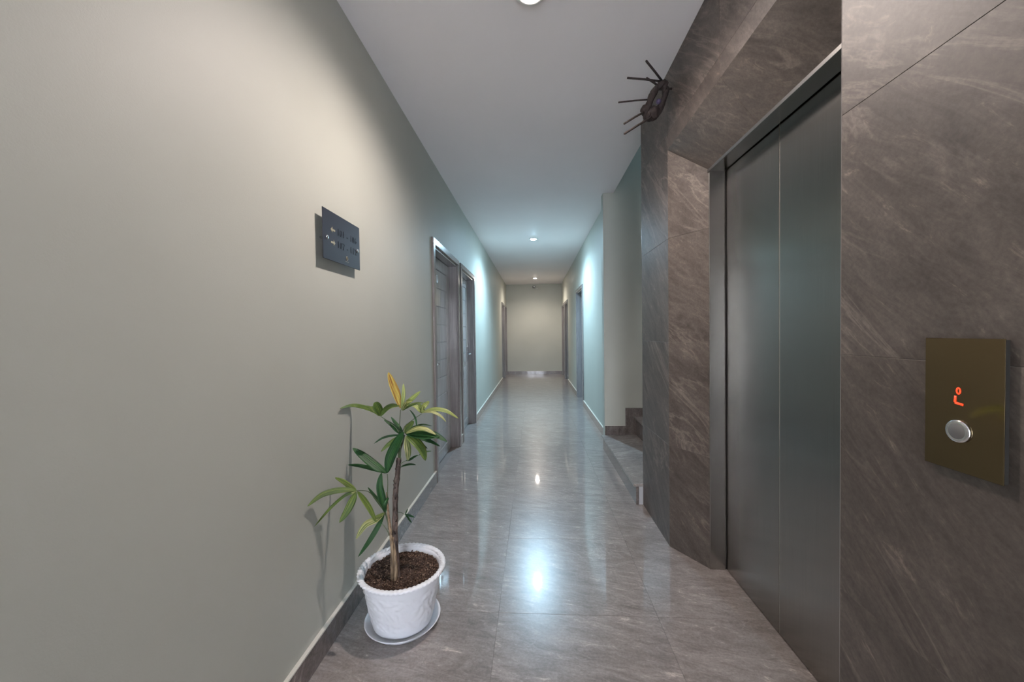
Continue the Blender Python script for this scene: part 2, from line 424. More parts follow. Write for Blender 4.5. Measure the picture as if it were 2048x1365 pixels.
# elevator entrance
el = thing('elevator_entrance', 'brushed steel elevator doors with steel frame set in the marble wall', 'elevator', (XI, 1.684, 0))
for (yo, s) in ((YI1, 1), (YI0, -1)):
    y0, y1 = sorted((yo, yo+s*.03))
    obj('door_jamb', MB().box(XI-.004, 1.010, y0, y1, 0, ZI+.02, .0015), M['jamb_steel'], el)
obj('header', MB().box(XI-.004, 1.010, YI0-.03, YI1+.03, ZI-.004, ZI+.03, .0015), M['jamb_steel'], el)
obj('header_lip', MB().box(XI-.010, XI-.002, YI0-.01, YI1+.01, ZI-.010, ZI+.006, .001), M['jamb_steel'], el)
for (a, b) in ((YI0-.06, 1.6825), (1.6855, YI1-.006)):
    obj('door_panel', MB().box(XD, XD+.03, a, b, .004, ZI+.05, .002, 2), M['steel'], el)
obj('door_edge', MB().box(XD+.002, XD+.010, 1.6828, 1.6852, .004, ZI+.04), M['edge'], el)
obj('side_gap', MB().box(XD+.004, XD+.03, YI1-.003, YI1+.04, 0, ZI+.05), M['dark'], el)  # black strip puts the shade between jamb and leaf into its colour
obj('shaft_back', MB().box(XD+.05, XD+.08, YI0-.1, YI1+.1, -.01, ZI+.1), M['dark'], el)

# call plate
pt = thing('call_plate', 'bronze mirror elevator call plate with red display on the marble wall', 'elevator panel', (XM, .765, 1.14))
xf = XM-.010
py0, py1 = .695, .828
obj('plate_box', MB().box(xf+.0015, XM, py0+.002, py1-.002, 1.0205+.002, 1.268-.002), M['plate_side'], pt)
face = obj('plate_face', MB().box(xf, xf+.0018, py0, py1, 1.0205, 1.268, .0006), M['brass'], pt)
def bar(p, q, r, mb):
    mb.tube([p, q], r, 8)
yc, zc = .7665, 1.160
dm = MB(); r = .0018; xx = xf-.0004
# lit display: a small loop above an L (seen from the corridor: right is -y)
def P(u, v): return (xx, yc-u*.85, zc+v*.85)
pts = [P(.0005+.0036*math.cos(a), .0125+.0065*math.sin(a)) for a in [2*PI*k/14 for k in range(15)]]
dm.tube(pts, .0015, 8)
dm.tube([P(-.0055, .001), P(-.0065, -.013)], .0021, 8).tube([P(-.0065, -.014), P(.0100, -.0165)], .0021, 8)
bmesh.ops.scale(dm.bm, vec=(.25, 1, 1), space=Matrix.Translation((-xx, 0, 0)), verts=dm.bm.verts)
lab(obj('display', dm, M['red'], pt), 'glowing red letter L display')
def ring_x(prof, n, x, y, z):
    d = MB(); d.lathe(prof, n)
    bmesh.ops.transform(d.bm, matrix=Matrix.Translation((x, y, z)) @ Matrix.Rotation(-PI/2, 4, 'Y'), verts=d.bm.verts); return d
bt = obj('button', ring_x([(0, 0), (.0155, 0), (.0155, .004), (.0145, .0046), (0, .0046)], 40, xf, .765, 1.096), M['button'], pt)
lab(obj('button_ring', ring_x([(.0155, 0), (.0215, 0), (.0210, .003), (.0185, .0052), (.0160, .0045)], 48, xf, .765, 1.096), M['chrome'], pt), 'chrome ring around the round button')

# ------------------------------------------------------------------ staircase
stc = thing('staircase', 'grey stone steps going up to the right beyond the marble wall', 'stairs', (.75, 3.6, 0))
z1 = .155
obj('riser', MB().box(.741, .758, YC+.002, YS-.002, 0, z1-.02, .001), M['skirt'], stc)
lab(obj('riser_end', MB().box(.762, .90, YC-.0005, YC+.008, 0, z1-.02, .001), mat('unpolished_edge', (.38, .38, .39), .6), stc), 'pale unpolished end of the first riser')
obj('tread', MB().box(.722, 1.30, YC-.003, YS+.0, z1-.02, z1, .002), M['stair'], stc)
obj('step_core', MB().box(.76, 1.25, YC+.008, YS, 0, z1-.02), M['core'], stc)
r2x = 1.10; rise = .198; run = .28
for k in range(1, 9):
    x = r2x + (k-1)*run; zb = z1 + (k-1)*rise; zt = zb + rise
    obj('riser', MB().box(x, x+.015, YC, YS+.012, zb, zt-.02, .001), M['skirt'], stc)
    obj('tread', MB().box(x-.02, x+run+.01, YC, YS+.012, zt-.02, zt, .002), M['stair'], stc)
    obj('step_core', MB().box(x+.015, x+run+.01, YC, YS+.012, 0, zt-.02), M['core'], stc)
    obj('skirting', MB().box(x-.115 if k == 1 else x-.02, x+run-.02, YS-.001, YS+.012, zb+.0, zt+.098, .001), M['skirt'], stc)
obj('skirting', MB().box(.763, .984, YS-.010, YS, z1, z1+.100, .001), M['skirt'], stc)
lab(obj('skirting_edge', MB().box(.763, .984, YS-.0095, YS, z1+.100, z1+.104), M['edge'], stc), 'pale top edge of the skirting')

# ------------------------------------------------------------------ back of the lobby: glass entrance behind the camera
wb = MB().box(-XL-.2, -.58, YB-.2, YB, -.01, H).box(.66, 1.25, YB-.2, YB, -.01, H).box(-.58, .66, YB-.2, YB, 2.5, H)
struct(obj('wall_back', wb, M['paint']))
gl = bpy.data.materials.new('clear_pane'); gl.use_nodes = True; nt = gl.node_tree; nt.nodes.clear()
o_ = nt.nodes.new('ShaderNodeOutputMaterial'); mx = nt.nodes.new('ShaderNodeMixShader'); tb = nt.nodes.new('ShaderNodeBsdfTransparent'); gb = nt.nodes.new('ShaderNodeBsdfGlossy'); lw = nt.nodes.new('ShaderNodeFresnel')
gb.inputs['Roughness'].default_value = .02; lw.inputs[0].default_value = 1.5
nt.links.new(lw.outputs[0], mx.inputs[0]); nt.links.new(tb.outputs[0], mx.inputs[1]); nt.links.new(gb.outputs[0], mx.inputs[2]); nt.links.new(mx.outputs[0], o_.inputs[0])
gd = bpy.data.objects.new('door_8', None); C.objects.link(gd); gd['kind'] = 'structure'; gd['label'] = 'glazed entrance door behind the viewpoint'
for (a, b) in ((-.58, .04), (.04, .66)):
    fr = MB(); w = .06
    fr.box(a, a+w, YB-.08, YB-.04, 0, 2.5, .003).box(b-w, b, YB-.08, YB-.04, 0, 2.5, .003).box(a+w, b-w, YB-.08, YB-.04, 0, .15, .003).box(a+w, b-w, YB-.08, YB-.04, 2.42, 2.5, .003)
    lf = obj('glazed_leaf', fr, M['frame'], gd); obj('pane', MB().box(a+w-.005, b-w+.005, YB-.064, YB-.056, .145, 2.425), gl, lf)

# ------------------------------------------------------------------ ceiling lights
LL = ['warm ceiling light behind the viewpoint, above the entrance', 'warm round ceiling light nearest the camera, cut off by the top of the picture',
      'bluish white round ceiling light halfway along the corridor', 'small warm round ceiling light nearest the end wall']
for (y, col, s, w), lb in zip(LAMPS, LL):
    x = .0 if y < 10 else .03
    t = thing('ceiling_light', lb, 'lamp', (x, y, H), 0, 'ceiling lights along the corridor')
    R0 = .075; rd = .042
    obj('trim_ring', MB().lathe([(rd+.004, 0), (R0, 0), (R0, -.004), (R0-.008, -.012), (rd+.008, -.015), (rd+.004, -.012)], 48, close=True), M['lamp_trim'], t, local=True)
    dome = [(.0, -.021)] + [(rd*math.sin(a), -.003-.018*math.cos(a)) for a in (.3, .6, .9, 1.2, 1.5)] + [(rd, -.001)]
    obj('diffuser', MB().lathe(dome, 40), emit('lamp_glow', col, s), t, local=True)
    ld = bpy.data.lights.new('beam', 'SPOT'); ld.energy = w; ld.color = col; ld.spot_size = math.radians(158); ld.spot_blend = .75; ld.shadow_soft_size = .022
    lo = bpy.data.objects.new('beam', ld); C.objects.link(lo); lo.parent = t; lo.location = (0, 0, -.046)

# unseen cool fill lamp, added to brighten the upper stair wall and steps
t = thing('ceiling_light', 'cool ceiling light up inside the stair enclosure, out of the picture', 'lamp', (1.5, 3.5, SZ))
obj('trim_ring', MB().lathe([(.046, 0), (.075, 0), (.075, -.004), (.067, -.012), (.050, -.015), (.046, -.012)], 32, close=True), M['lamp_trim'], t, local=True)
obj('diffuser', MB().lathe([(0, -.021), (.02, -.018), (.036, -.010), (.042, -.001)], 32), emit('lamp_glow', (.5, .8, 1.0), 330), t, local=True)

# ------------------------------------------------------------------ room sign
sg = thing('direction_sign', 'dark acrylic room direction sign on standoffs on the left wall', 'sign', (-XL, 1.69, 1.705))
sx = -XL+.029
obj('panel', MB().box(sx-.004, sx, 1.528, 1.856, 1.603, 1.808, .0006), M['sign'], sg)
def text_mesh(body, size, ext=.0006):
    cu = bpy.data.curves.new('t', 'FONT'); cu.body = body; cu.size = size; cu.extrude = ext; cu.align_x = 'CENTER'; cu.align_y = 'CENTER'; cu.resolution_u = 3
    o = bpy.data.objects.new('t', cu); C.objects.link(o); dg = bpy.context.evaluated_depsgraph_get(); dg.update()
    me = bpy.data.meshes.new_from_object(o.evaluated_get(dg)); bpy.data.objects.remove(o); return me
RX = Matrix(((0, 0, 1, 0), (1, 0, 0, 0), (0, 1, 0, 0), (0, 0, 0, 1)))    # text x -> +y, text y -> +z, normal +x
def sign_text(name, body, size, y, z, mt, bold=1.0, scx=1.0):
    me = text_mesh(body, size); me.transform(Matrix.Translation((sx+.0004, y, z)) @ RX @ Matrix.Diagonal((scx, 1, 1, 1))); me.materials.clear(); me.materials.append(mt)
    o = link(name, me); o.parent = sg; o.location = -Vector(sg.location); return o
for word, zz in (('101', 1.733), ('106', 1.733), ('107', 1.680), ('112', 1.680)):
    base = 1.674 if word in ('101', '107') else 1.790
    for i, ch in enumerate(word): sign_text('digit', ch, .042, base+(i-1)*.0235, zz, M['sign_text'])
for zz in (1.733, 1.680): sign_text('dash', '-', .046, 1.733, zz, M['sign_text'])
def arrow(z, up):
    mb = MB(); x0, x1 = sx, sx+.0012; yc = 1.604
    s = 1 if up else -1
    tip = (yc-.017*1, z)
    pts = [(-.018, 0), (-.004, .012), (-.004, .004), (.018, .004), (.018, -.004), (-.004, -.004), (-.004, -.012)]
    if not up: pts = [(-a, b) for a, b in pts]
    lo = [mb.bm.verts.new((x0, yc+a, z+b)) for a, b in pts]; hi = [mb.bm.verts.new((x1, yc+a, z+b)) for a, b in pts]
    mb.bm.faces.new(lo); mb.bm.faces.new(hi)
    for i in range(len(pts)): mb.bm.faces.new((lo[i], lo[(i+1) % len(pts)], hi[(i+1) % len(pts)], hi[i]))
    return obj('arrow', mb, M['sign_mark'], sg)
arrow(1.733, True); arrow(1.680, False)
# small round emblem with a bar below it
lg = MB(); cyy, czz = 1.725, 1.636
lg.tube([(sx+.0004, cyy+.008*math.cos(a), czz+.009*math.sin(a)) for a in [2*PI*k/20 for k in range(21)]], .0011, 6)
lg.tube([(sx+.0004, cyy-.004, czz-.004), (sx+.0004, cyy, czz+.004), (sx+.0004, cyy+.004, czz-.004)], .001, 6)
lg.box(sx, sx+.0008, cyy-.016, cyy+.016, czz-.016, czz-.0145)
obj('emblem', lg, M['sign_mark'], sg)
for y in (1.557, 1.832):
    bo = MB(); bo.lathe([(.0, -.029), (.0055, -.029), (.0055, 0)], 20); bo.lathe([(.009, -.001), (.009, .003), (.007, .0045), (0, .0045)], 24)
    bmesh.ops.transform(bo.bm, matrix=Matrix.Translation((sx, y, 1.692)) @ Matrix.Rotation(PI/2, 4, 'Y'), verts=bo.bm.verts)
    lab(obj('standoff_bolt', bo, M['chrome'], sg), 'chrome standoff bolt')

# ------------------------------------------------------------------ security camera on the end wall
sc = thing('security_camera', 'small dark security camera high on the end wall under the ceiling', 'camera', (.0, YE, 2.72))
obj('mount', MB().box(-.012, .012, YE-.05, YE, 2.735, 2.758, .003), M['cam_black'], sc)
obj('housing', MB().box(-.042, .042, YE-.13, YE-.03, 2.675, 2.74, .008, 2), M['cam_black'], sc)
ln = MB(); ln.lathe([(0, 0), (.022, 0), (.024, .008), (.016, .008), (.014, .004), (0, .004)], 24)
bmesh.ops.transform(ln.bm, matrix=Matrix.Translation((0, YE-.13, 2.708)) @ Matrix.Rotation(PI/2, 4, 'X'), verts=ln.bm.verts)
obj('lens', ln, M['soft_chrome'], sc)
em = thing('exit_sensor', 'tiny white sensor box on the end wall beside the security camera', 'sensor', (.085, YE, 2.66))
obj('body', MB().box(.055, .115, YE-.03, YE, 2.650, 2.676, .005, 2), M['cam_white'], em)
obj('window', MB().box(.075, .095, YE-.032, YE-.029, 2.656, 2.668, .001), M['cam_black'], em)

# ------------------------------------------------------------------ twig sunburst ornament
def twig_mat():
    m = mat('dry_twig', (.05, .034, .03), .8); g = N(m, 'ShaderNodeNewGeometry'); n = noise_node(m, g.outputs['Position'], 60, 4)
    r = ramp(m, n.outputs[0], [(.3, (.020, .013, .012)), (.7, (.050, .034, .030))]); L(m, r.outputs[0], bsdf(m).inputs['Base Color']); bump(m, n.outputs[0], .6, .004); return m
M['twig'] = twig_mat()
so = thing('twig_sunburst', 'dark brown sunburst of sticks around a ring, high on the marble wall near the ceiling', 'ornament', (XM, 2.45, 2.6))
YO = 2.28
top, bot = at(1325, 168, YO), at(1303, 236, YO+.03); lef, rig = at(1297, 207, YO-.03), at(1327, 198, YO)
U = (top-bot)/2; V = (rig-lef)/2; cen = (top+bot+lef+rig)/4
rg = MB(); rnd = random.Random(3)
for j in range(6):
    ph = rnd.random()*6
    rg.tube([cen + U*(math.cos(a)*(1+.07*math.sin(3*a+ph))) + V*(math.sin(a)*(1+.10*math.cos(2*a+ph))) + Vector((.008*math.sin(5*a+ph), .014*math.cos(4*a+ph), 0)) for a in [2*PI*k/36 for k in range(37)]], .0135, 8)
obj('ring', rg, M['twig'], so)
for (kx, ky, kr) in ((1291, 220, .030), (1306, 225, .034), (1322, 172, .022)):
    hb = MB(); bmesh.ops.create_icosphere(hb.bm, subdivisions=3, radius=kr); kp = at(kx, ky, YO)
    for v in hb.bm.verts: v.co = v.co*(1+.35*mnoise.noise(v.co*45+kp*9)) + kp
    for f in hb.bm.faces: f.smooth = True
    obj('knot', hb, M['twig'], so)
gem = MB(); bmesh.ops.create_uvsphere(gem.bm, u_segments=20, v_segments=12, radius=.015)
for v in gem.bm.verts: v.co = v.co + at(1317, 203, YO)
for f in gem.bm.faces: f.smooth = True
lab(obj('bead', gem, mat('violet_bead', (.12, .09, .18), .4), so), 'dull violet bead')
for (p, q, ya, yb, r) in [((1292.5, 122), (1327, 166), 2.08, 2.28, .0056), ((1255, 156), (1323, 163), 2.20, 2.28, .0058), ((1293, 156), (1322, 176), 2.22, 2.28, .0055),
                       ((1237, 205), (1302, 199), 2.24, 2.28, .0048), ((1248, 248), (1292, 222), 2.24, 2.27, .0054), ((1248.5, 268), (1306, 233), 2.20, 2.28, .0058)]:
    A, B = at(*p, ya), at(*q, yb)
    mid = (A+B)/2 + Vector((0, 0, .002))
    obj('stick', MB().tube([A, mid, B], [r, r*1.02, r*1.05], 6), M['twig'], so)
hp = cen+U*.6+V*.8
obj('hanger', MB().tube([hp, (XM+.001, hp.y, hp.z)], .006, 8), M['twig'], so)

# ------------------------------------------------------------------ potted palm
PX, PY = -.606, 1.700
pp = thing('potted_palm', 'lady palm with green and yellow leaves in a white plastic pot by the left wall', 'plant', (PX, PY, 0))
def emboss(r, z, a):
    k = 0
    if .05 < z < .205 and r > .12:
        u = a*.16
        n = mnoise.noise(Vector((u*46, z*62, 1.7)))
        n2 = math.sin(u*95 + 2.2*math.sin(z*60+u*40))*math.sin(z*75 + 2*math.sin(u*60))
        k = .0030*max(-.4, min(1, n*1.3 + .8*n2))
    return r+k, z
def rope(r, z, a):
    return r, z
prof = [(0, .012), (.120, .012), (.128, .014), (.131, .020)]
prof += [(lerp(.1315, .172, t), lerp(.022, .222, t)) for t in [i/64 for i in range(65)]]
prof += [(.173, .228), (.180, .236), (.180, .243)]
prof += [(.168, .246), (.163, .235), (.155, .200), (.148, .17), (0, .17)]
pot = obj('pot', MB().lathe(prof, 256, 0, 0, emboss), M['pot'], pp, local=True)
rm = MB(); n = 288; k = 14
rings = []
for i in range(n):
    a = 2*PI*i/n; ring = []
    for j in range(k):
        b = 2*PI*j/k
        tw = 1 + .13*math.cos(2*(b - a*30))
        rr = .1795 + .0115*tw*math.cos(b); zz = .2455 + .0085*tw*math.sin(b)
        ring.append(rm.bm.verts.new((rr*math.cos(a), rr*math.sin(a), zz)))
    rings.append(ring)
for i in range(n):
    for j in range(k):
        f = rm.bm.faces.new((rings[i][j], rings[(i+1) % n][j], rings[(i+1) % n][(j+1) % k], rings[i][(j+1) % k])); f.smooth = True
lab(obj('rim', rm, M['pot'], pot, local=True), 'white rope-twist rim')
sau = [(0, .0), (.135, .0), (.142, .002), (.156, .016), (.164, .024), (.1655, .0275), (.162, .0285), (.156, .022), (.142, .010), (.13, .007), (0, .007)]
obj('saucer', MB().lathe(sau, 96), M['pot'], pp, local=True)
# soil
sm = mat('dark_soil', (.07, .045, .035), .9); gg = N(sm, 'ShaderNodeNewGeometry')
n1 = noise_node(sm, gg.outputs['Position'], 70, 6, .7); r1 = ramp(sm, n1.outputs[0], [(.3, (.022, .012, .009)), (.5, (.075, .045, .034)), (.68, (.16, .105, .078)), (.78, (.30, .22, .16))])
L(sm, r1.outputs[0], bsdf(sm).inputs['Base Color']); bump(sm, n1.outputs[0], .9, .01)
sb = MB()
NR, NA = 46, 120
cv = sb.bm.verts.new((0, 0, .226)); prevr = None
for i in range(1, NR+1):
    r = .164*i/NR; ring = []
    for j in range(NA):
        a = 2*PI*j/NA; x, y = r*math.cos(a), r*math.sin(a)
        h = .224 + .010*mnoise.noise(Vector((x*26, y*26, 3))) + .006*mnoise.noise(Vector((x*90, y*90, 5))) + .004*mnoise.noise(Vector((x*260, y*260, 9))) + .008*math.exp(-((x-.0)**2+(y+.0)**2)/.002)
        ring.append(sb.bm.verts.new((x, y, h)))
    for j in range(NA):
        if prevr is None: f = sb.bm.faces.new((cv, ring[j], ring[(j+1) % NA]))
        else: f = sb.bm.faces.new((prevr[j], ring[j], ring[(j+1) % NA], prevr[(j+1) % NA]))
    prevr = ring
obj('soil', sb, sm, pp, local=True)
cr = MB(); rn = random.Random(11)
crm = mat('soil_crumbs', (.17, .10, .07), .9); gg = N(crm, 'ShaderNodeNewGeometry'); n2 = noise_node(crm, gg.outputs['Position'], 120, 1)
r2 = ramp(crm, n2.outputs[0], [(.35, (.045, .026, .02)), (.5, (.13, .075, .055)), (.62, (.26, .18, .13))]); L(crm, r2.outputs[0], bsdf(crm).inputs['Base Color'])
for i in range(1500):
    r = .160*math.sqrt(rn.random()); a = rn.random()*2*PI; x, y = r*math.cos(a), r*math.sin(a)
    h = .227 + .010*mnoise.noise(Vector((x*26, y*26, 3))) + .006*mnoise.noise(Vector((x*90, y*90, 5)))
    s = .0012+.0026*rn.random()**2
    t = bmesh.new(); bmesh.ops.create_icosphere(t, subdivisions=1, radius=1) if i % 4 == 0 else bmesh.ops.create_cube(t, size=1.5)
    mt = Matrix.Translation((x, y, h)) @ Matrix.Rotation(rn.random()*6, 4, Vector((rn.random(), rn.random(), rn.random()+.01)).normalized()) @ Matrix.Diagonal((s*(1+1.2*rn.random()), s, s*.7, 1))
    vs = [cr.bm.verts.new(mt @ v.co) for v in t.verts]
    for f in t.faces: cr.bm.faces.new([vs[v.index] for v in f.verts])
    t.free()
o = obj('soil_crumbs', cr, crm, pp, local=True); o['kind'] = 'stuff'

# foliage materials: stripes run along each leaflet through its UVs
def leaf_mat(name, dark, light, stripe):
    m = mat(name, dark, .46); uv = N(m, 'ShaderNodeUVMap'); b = bsdf(m)
    sep = N(m, 'ShaderNodeSeparateXYZ'); L(m, uv.outputs[0], sep.inputs[0])
    cmb = N(m, 'ShaderNodeCombineXYZ'); mu = N(m, 'ShaderNodeMath', operation='MULTIPLY'); L(m, sep.outputs[0], mu.inputs[0]); mu.inputs[1].default_value = 7
    m2 = N(m, 'ShaderNodeMath', operation='MULTIPLY'); L(m, sep.outputs[1], m2.inputs[0]); m2.inputs[1].default_value = .9
    L(m, mu.outputs[0], cmb.inputs[0]); L(m, m2.outputs[0], cmb.inputs[1])
    oi = N(m, 'ShaderNodeObjectInfo'); m3 = N(m, 'ShaderNodeMath', operation='MULTIPLY'); L(m, oi.outputs['Random'], m3.inputs[0]); m3.inputs[1].default_value = 50; L(m, m3.outputs[0], cmb.inputs[2])
    n = noise_node(m, cmb.outputs[0], 1.2, 3, .6)
    r = ramp(m, n.outputs[0], [(.5-stripe, dark), (.62-stripe*.4, light)]); L(m, r.outputs[0], b.inputs['Base Color'])
    w = N(m, 'ShaderNodeMath', operation='SINE'); m4 = N(m, 'ShaderNodeMath', operation='MULTIPLY'); L(m, sep.outputs[0], m4.inputs[0]); m4.inputs[1].default_value = 38; L(m, m4.outputs[0], w.inputs[0]); bump(m, w.outputs[0], .25, .001)
    b.inputs['Specular IOR Level'].default_value = .32
    b.inputs['Transmission Weight'].default_value = 0
    return m
FM = {'d': leaf_mat('leaf_deep_green', (.010, .052, .014), (.030, .105, .022), .02),
      'm': leaf_mat('leaf_mid_green', (.045, .090, .018), (.15, .20, .040), .05),
      'l': leaf_mat('leaf_light_green', (.16, .22, .055), (.42, .45, .16), .06),
      's': leaf_mat('leaf_striped', (.10, .14, .035), (.52, .50, .24), .04),
      'g': leaf_mat('leaf_golden', (.22, .085, .022), (.62, .52, .12), .08)}
stem_m = mat('cane_bark', (.07, .05, .045), .6); gg = N(stem_m, 'ShaderNodeNewGeometry'); vv = N(stem_m, 'ShaderNodeVectorMath', operation='MULTIPLY'); L(stem_m, gg.outputs['Position'], vv.inputs[0]); vv.inputs[1].default_value = (1.5, 1.5, .35)
n3 = noise_node(stem_m, vv.outputs[0], 45, 5, .65); r3 = ramp(stem_m, n3.outputs[0], [(.35, (.020, .014, .013)), (.55, (.10, .068, .055)), (.72, (.26, .20, .16))]); L(stem_m, r3.outputs[0], bsdf(stem_m).inputs['Base Color']); bump(stem_m, n3.outputs[0], .8, .006)
tan_m = mat('tan_sheath', (.27, .19, .12), .6); gg = N(tan_m, 'ShaderNodeNewGeometry'); vv = N(tan_m, 'ShaderNodeVectorMath', operation='MULTIPLY'); L(tan_m, gg.outputs['Position'], vv.inputs[0]); vv.inputs[1].default_value = (3, 3, .3)
n4 = noise_node(tan_m, vv.outputs[0], 50, 4); r4 = ramp(tan_m, n4.outputs[0], [(.35, (.10, .065, .04)), (.6, (.33, .24, .15))]); L(tan_m, r4.outputs[0], bsdf(tan_m).inputs['Base Color'])
pet_m = mat('petiole_green', (.075, .105, .045), .5)

def smooth_path(P, n):
    out = []
    for i in range(n+1):
        t = i/n*(len(P)-1); k = min(int(t), len(P)-2); u = t-k
        p0 = P[max(k-1, 0)]; p1 = P[k]; p2 = P[k+1]; p3 = P[min(k+2, len(P)-1)]
        out.append(.5*((2*p1) + (p2-p0)*u + (2*p0-5*p1+4*p2-p3)*u*u + (3*p1-p0-3*p2+p3)*u**3))
    return out
def pts3(seq):
    # the cane leans away and towards the wall as it rises; no leaf passes through the wall
    out = []
    for (x, y, Y) in seq:
        k = max(0, min(1, (1080-y)/180))
        if y > 940: k *= max(0, min(1, (x-715)/50))
        p = at(x, y, Y+.13*k)
        if p.x < -XL+.009: p = at(x, y, (Y+.13*k)*(-XL+.009)/p.x)
        out.append(p)
    return out
def leaflet(parent, seq, wpx, mk, tilt=0.0, blunt=.5):
    P = smooth_path(pts3(seq), 16); n = len(P)-1
    w = wpx*seq[0][2]/FPX/2
    mb = MB(); uvl = mb.bm.loops.layers.uv.new('UVMap'); rows = []
    for i, p in enumerate(P):
        t = i/n
        d = (P[min(i+1, n)]-P[max(i-1, 0)]).normalized()
        view = (p-Vector((0, 0, CAMZ))).normalized()      # leaf blades here present their upper face to the corridor's open side
        flat = d.cross(view).normalized()
        nd = (-view + Vector((.25, 0, 1.0))).normalized(); nd = (nd - d*nd.dot(d)).normalized()   # blades face up and out to the light
        side = d.cross(nd).normalized(); side = (side*math.cos(tilt*.3) + nd*math.sin(tilt*.3))
        if side.dot(flat) < 0: side = -side
        side = side/max(.55, abs(side.dot(flat))); nr2 = nd
        prof = (math.sin(PI/2*min(1, t/.42))**.75 if t < .42 else max(0.0, 1-((t-.42)/.58)**(1.9+blunt))**.85)
        ww = w*max(.06, prof)
        row = []
        for u in (-1, -.5, 0, .5, 1):
            row.append((mb.bm.verts.new(p + side*ww*u + nr2*(abs(u)**1.1*ww*.22)), (u*.5+.5, t)))
        rows.append(row)
    for i in range(n):
        for j in range(4):
            q = (rows[i][j], rows[i][j+1], rows[i+1][j+1], rows[i+1][j])
            f = mb.bm.faces.new([a[0] for a in q]); f.smooth = True
            for lp, a in zip(f.loops, q): lp[uvl].uv = a[1]
    me = bpy.data.meshes.new('leaflet'); mb.bm.to_mesh(me); mb.bm.free(); me.materials.append(FM[mk])
    o = link('leaflet', me)
    o.parent = parent; off = Vector((0, 0, 0)); q = parent
    while q is not None: off += q.location; q = q.parent
    o.location = -off
    s = o.modifiers.new('thick', 'SOLIDIFY'); s.thickness = .0006
    return o
def frond(seq, r0, r1, leaflets, m=None):
    P = smooth_path(pts3(seq), 12)
    f = obj('frond_stalk', MB().tube(P, [lerp(r0, r1, i/12) for i in range(13)], 8), m or pet_m, pp)
    for a in leaflets: leaflet(f, *a)
    return f
Y0 = 1.66
# main cane and side cane
P = smooth_path(pts3([(797.5, 1172, 1.655), (793.5, 1130, 1.655), (790, 1076, 1.66), (790.5, 1032, 1.665), (791, 989, 1.665), (795, 950, 1.66), (798, 916, 1.655)]), 44)
rn = random.Random(5)
obj('cane', MB().tube(P, [(.0125 - .0022*i/44 + .0013*rn.random() + (.0018 if i % 7 == 0 else 0)) for i in range(45)], 14), stem_m, pp)
P = smooth_path(pts3([(786, 1176, 1.64), (785, 1140, 1.64), (784.6, 1100, 1.64), (781.5, 1069, 1.645), (776, 1024, 1.65), (774, 985, 1.65)]), 24)
lab(obj('cane', MB().tube(P, [.0095 - .0052*i/24 + .0006*rn.random() for i in range(25)], 12), tan_m, pp), 'thin tan side cane')
P = smooth_path(pts3([(788, 1178, 1.63), (792, 1140, 1.635), (790, 1110, 1.645), (787, 1075, 1.65)]), 12)
obj('sheath', MB().tube(P, [.009-.004*i/12 for i in range(13)], 10), tan_m, pp)
# ragged fibre scales on the main cane
for i, (x, y) in enumerate([(786, 960), (786, 968), (785, 990), (796, 985), (786, 1012), (795, 1035), (785, 1060), (797, 1080), (801, 930)]):
    A = at(791, y+9, 1.657); B = at(x, y, 1.652); obj('fibre_scale', MB().tube([A, (A+B)/2+Vector((0, -.002, 0)), B], [.004, .003, .0006], 5), stem_m, pp)

# top frond: golden young leaf and pale upright leaflets
frond([(797, 930, 1.655), (797, 880, 1.65), (799, 850, 1.645), (801, 820, 1.64)], .0030, .0016, [
    ([(801, 817, 1.64), (793, 790, 1.635), (783, 765, 1.63), (776.5, 745, 1.625)], 17, 'g', .25, .2),
    ([(803, 821, 1.64), (806, 800, 1.64), (807, 784, 1.645), (806.6, 768, 1.65)], 8.5, 'l', .2),
    ([(804, 821, 1.64), (816, 806, 1.645), (829, 794, 1.65), (841, 783, 1.66)], 10, 'l', .3),
    ([(804, 821, 1.64), (812, 810, 1.63), (818, 806, 1.62), (824, 804, 1.61)], 8, 'l', .4),
    ([(805, 822, 1.64), (818, 813, 1.65), (832, 808, 1.66), (846, 806, 1.67)], 6, 'm', .9),
    ([(803, 821, 1.64), (808, 812, 1.63), (812, 806, 1.62), (815, 800, 1.61)], 6, 's', .5)])
# upper left frond reaching towards the wall
frond([(799, 925, 1.655), (797, 866, 1.65), (782, 848, 1.64), (761, 833, 1.63)], .0030, .0014, [
    ([(761, 832, 1.63), (738, 819, 1.64), (708, 812, 1.655), (680, 818, 1.67)], 9, 'm', .5),
    ([(761, 832, 1.63), (748, 822, 1.64), (735, 816, 1.65), (722, 814, 1.66)], 9, 'm', .3),
    ([(761, 832, 1.63), (757, 822, 1.62), (752, 812, 1.615), (748, 806, 1.61)], 19, 'm', .2, .8),
    ([(761, 832, 1.63), (754, 824, 1.64), (746, 818, 1.645), (740, 815, 1.65)], 13, 'm', .2),
    ([(761, 833, 1.63), (771, 820, 1.63), (784, 813, 1.63), (799, 813, 1.63)], 11, 'm', .6)])
# upper right frond
frond([(800, 925, 1.655), (806, 862, 1.65), (822, 843, 1.66), (843.5, 828, 1.68)], .0028, .0013, [
    ([(843.5, 827, 1.68), (866, 820, 1.70), (892, 823, 1.71), (917, 838, 1.72)], 9, 'l', .7),
    ([(843.5, 827, 1.68), (862, 824, 1.66), (880, 832, 1.65), (892.5, 845, 1.64)], 6, 's', .6),
    ([(843.5, 827, 1.68), (848, 816, 1.67), (853, 811, 1.66), (859, 806, 1.65)], 13, 'l', .2, .8),
    ([(843.5, 827, 1.68), (838, 820, 1.68), (832, 814, 1.68), (822, 811, 1.68)], 9, 'l', .4),
    ([(843.5, 827, 1.68), (843, 818, 1.68), (840, 812, 1.69), (836, 808, 1.70)], 8, 'm', .5)])
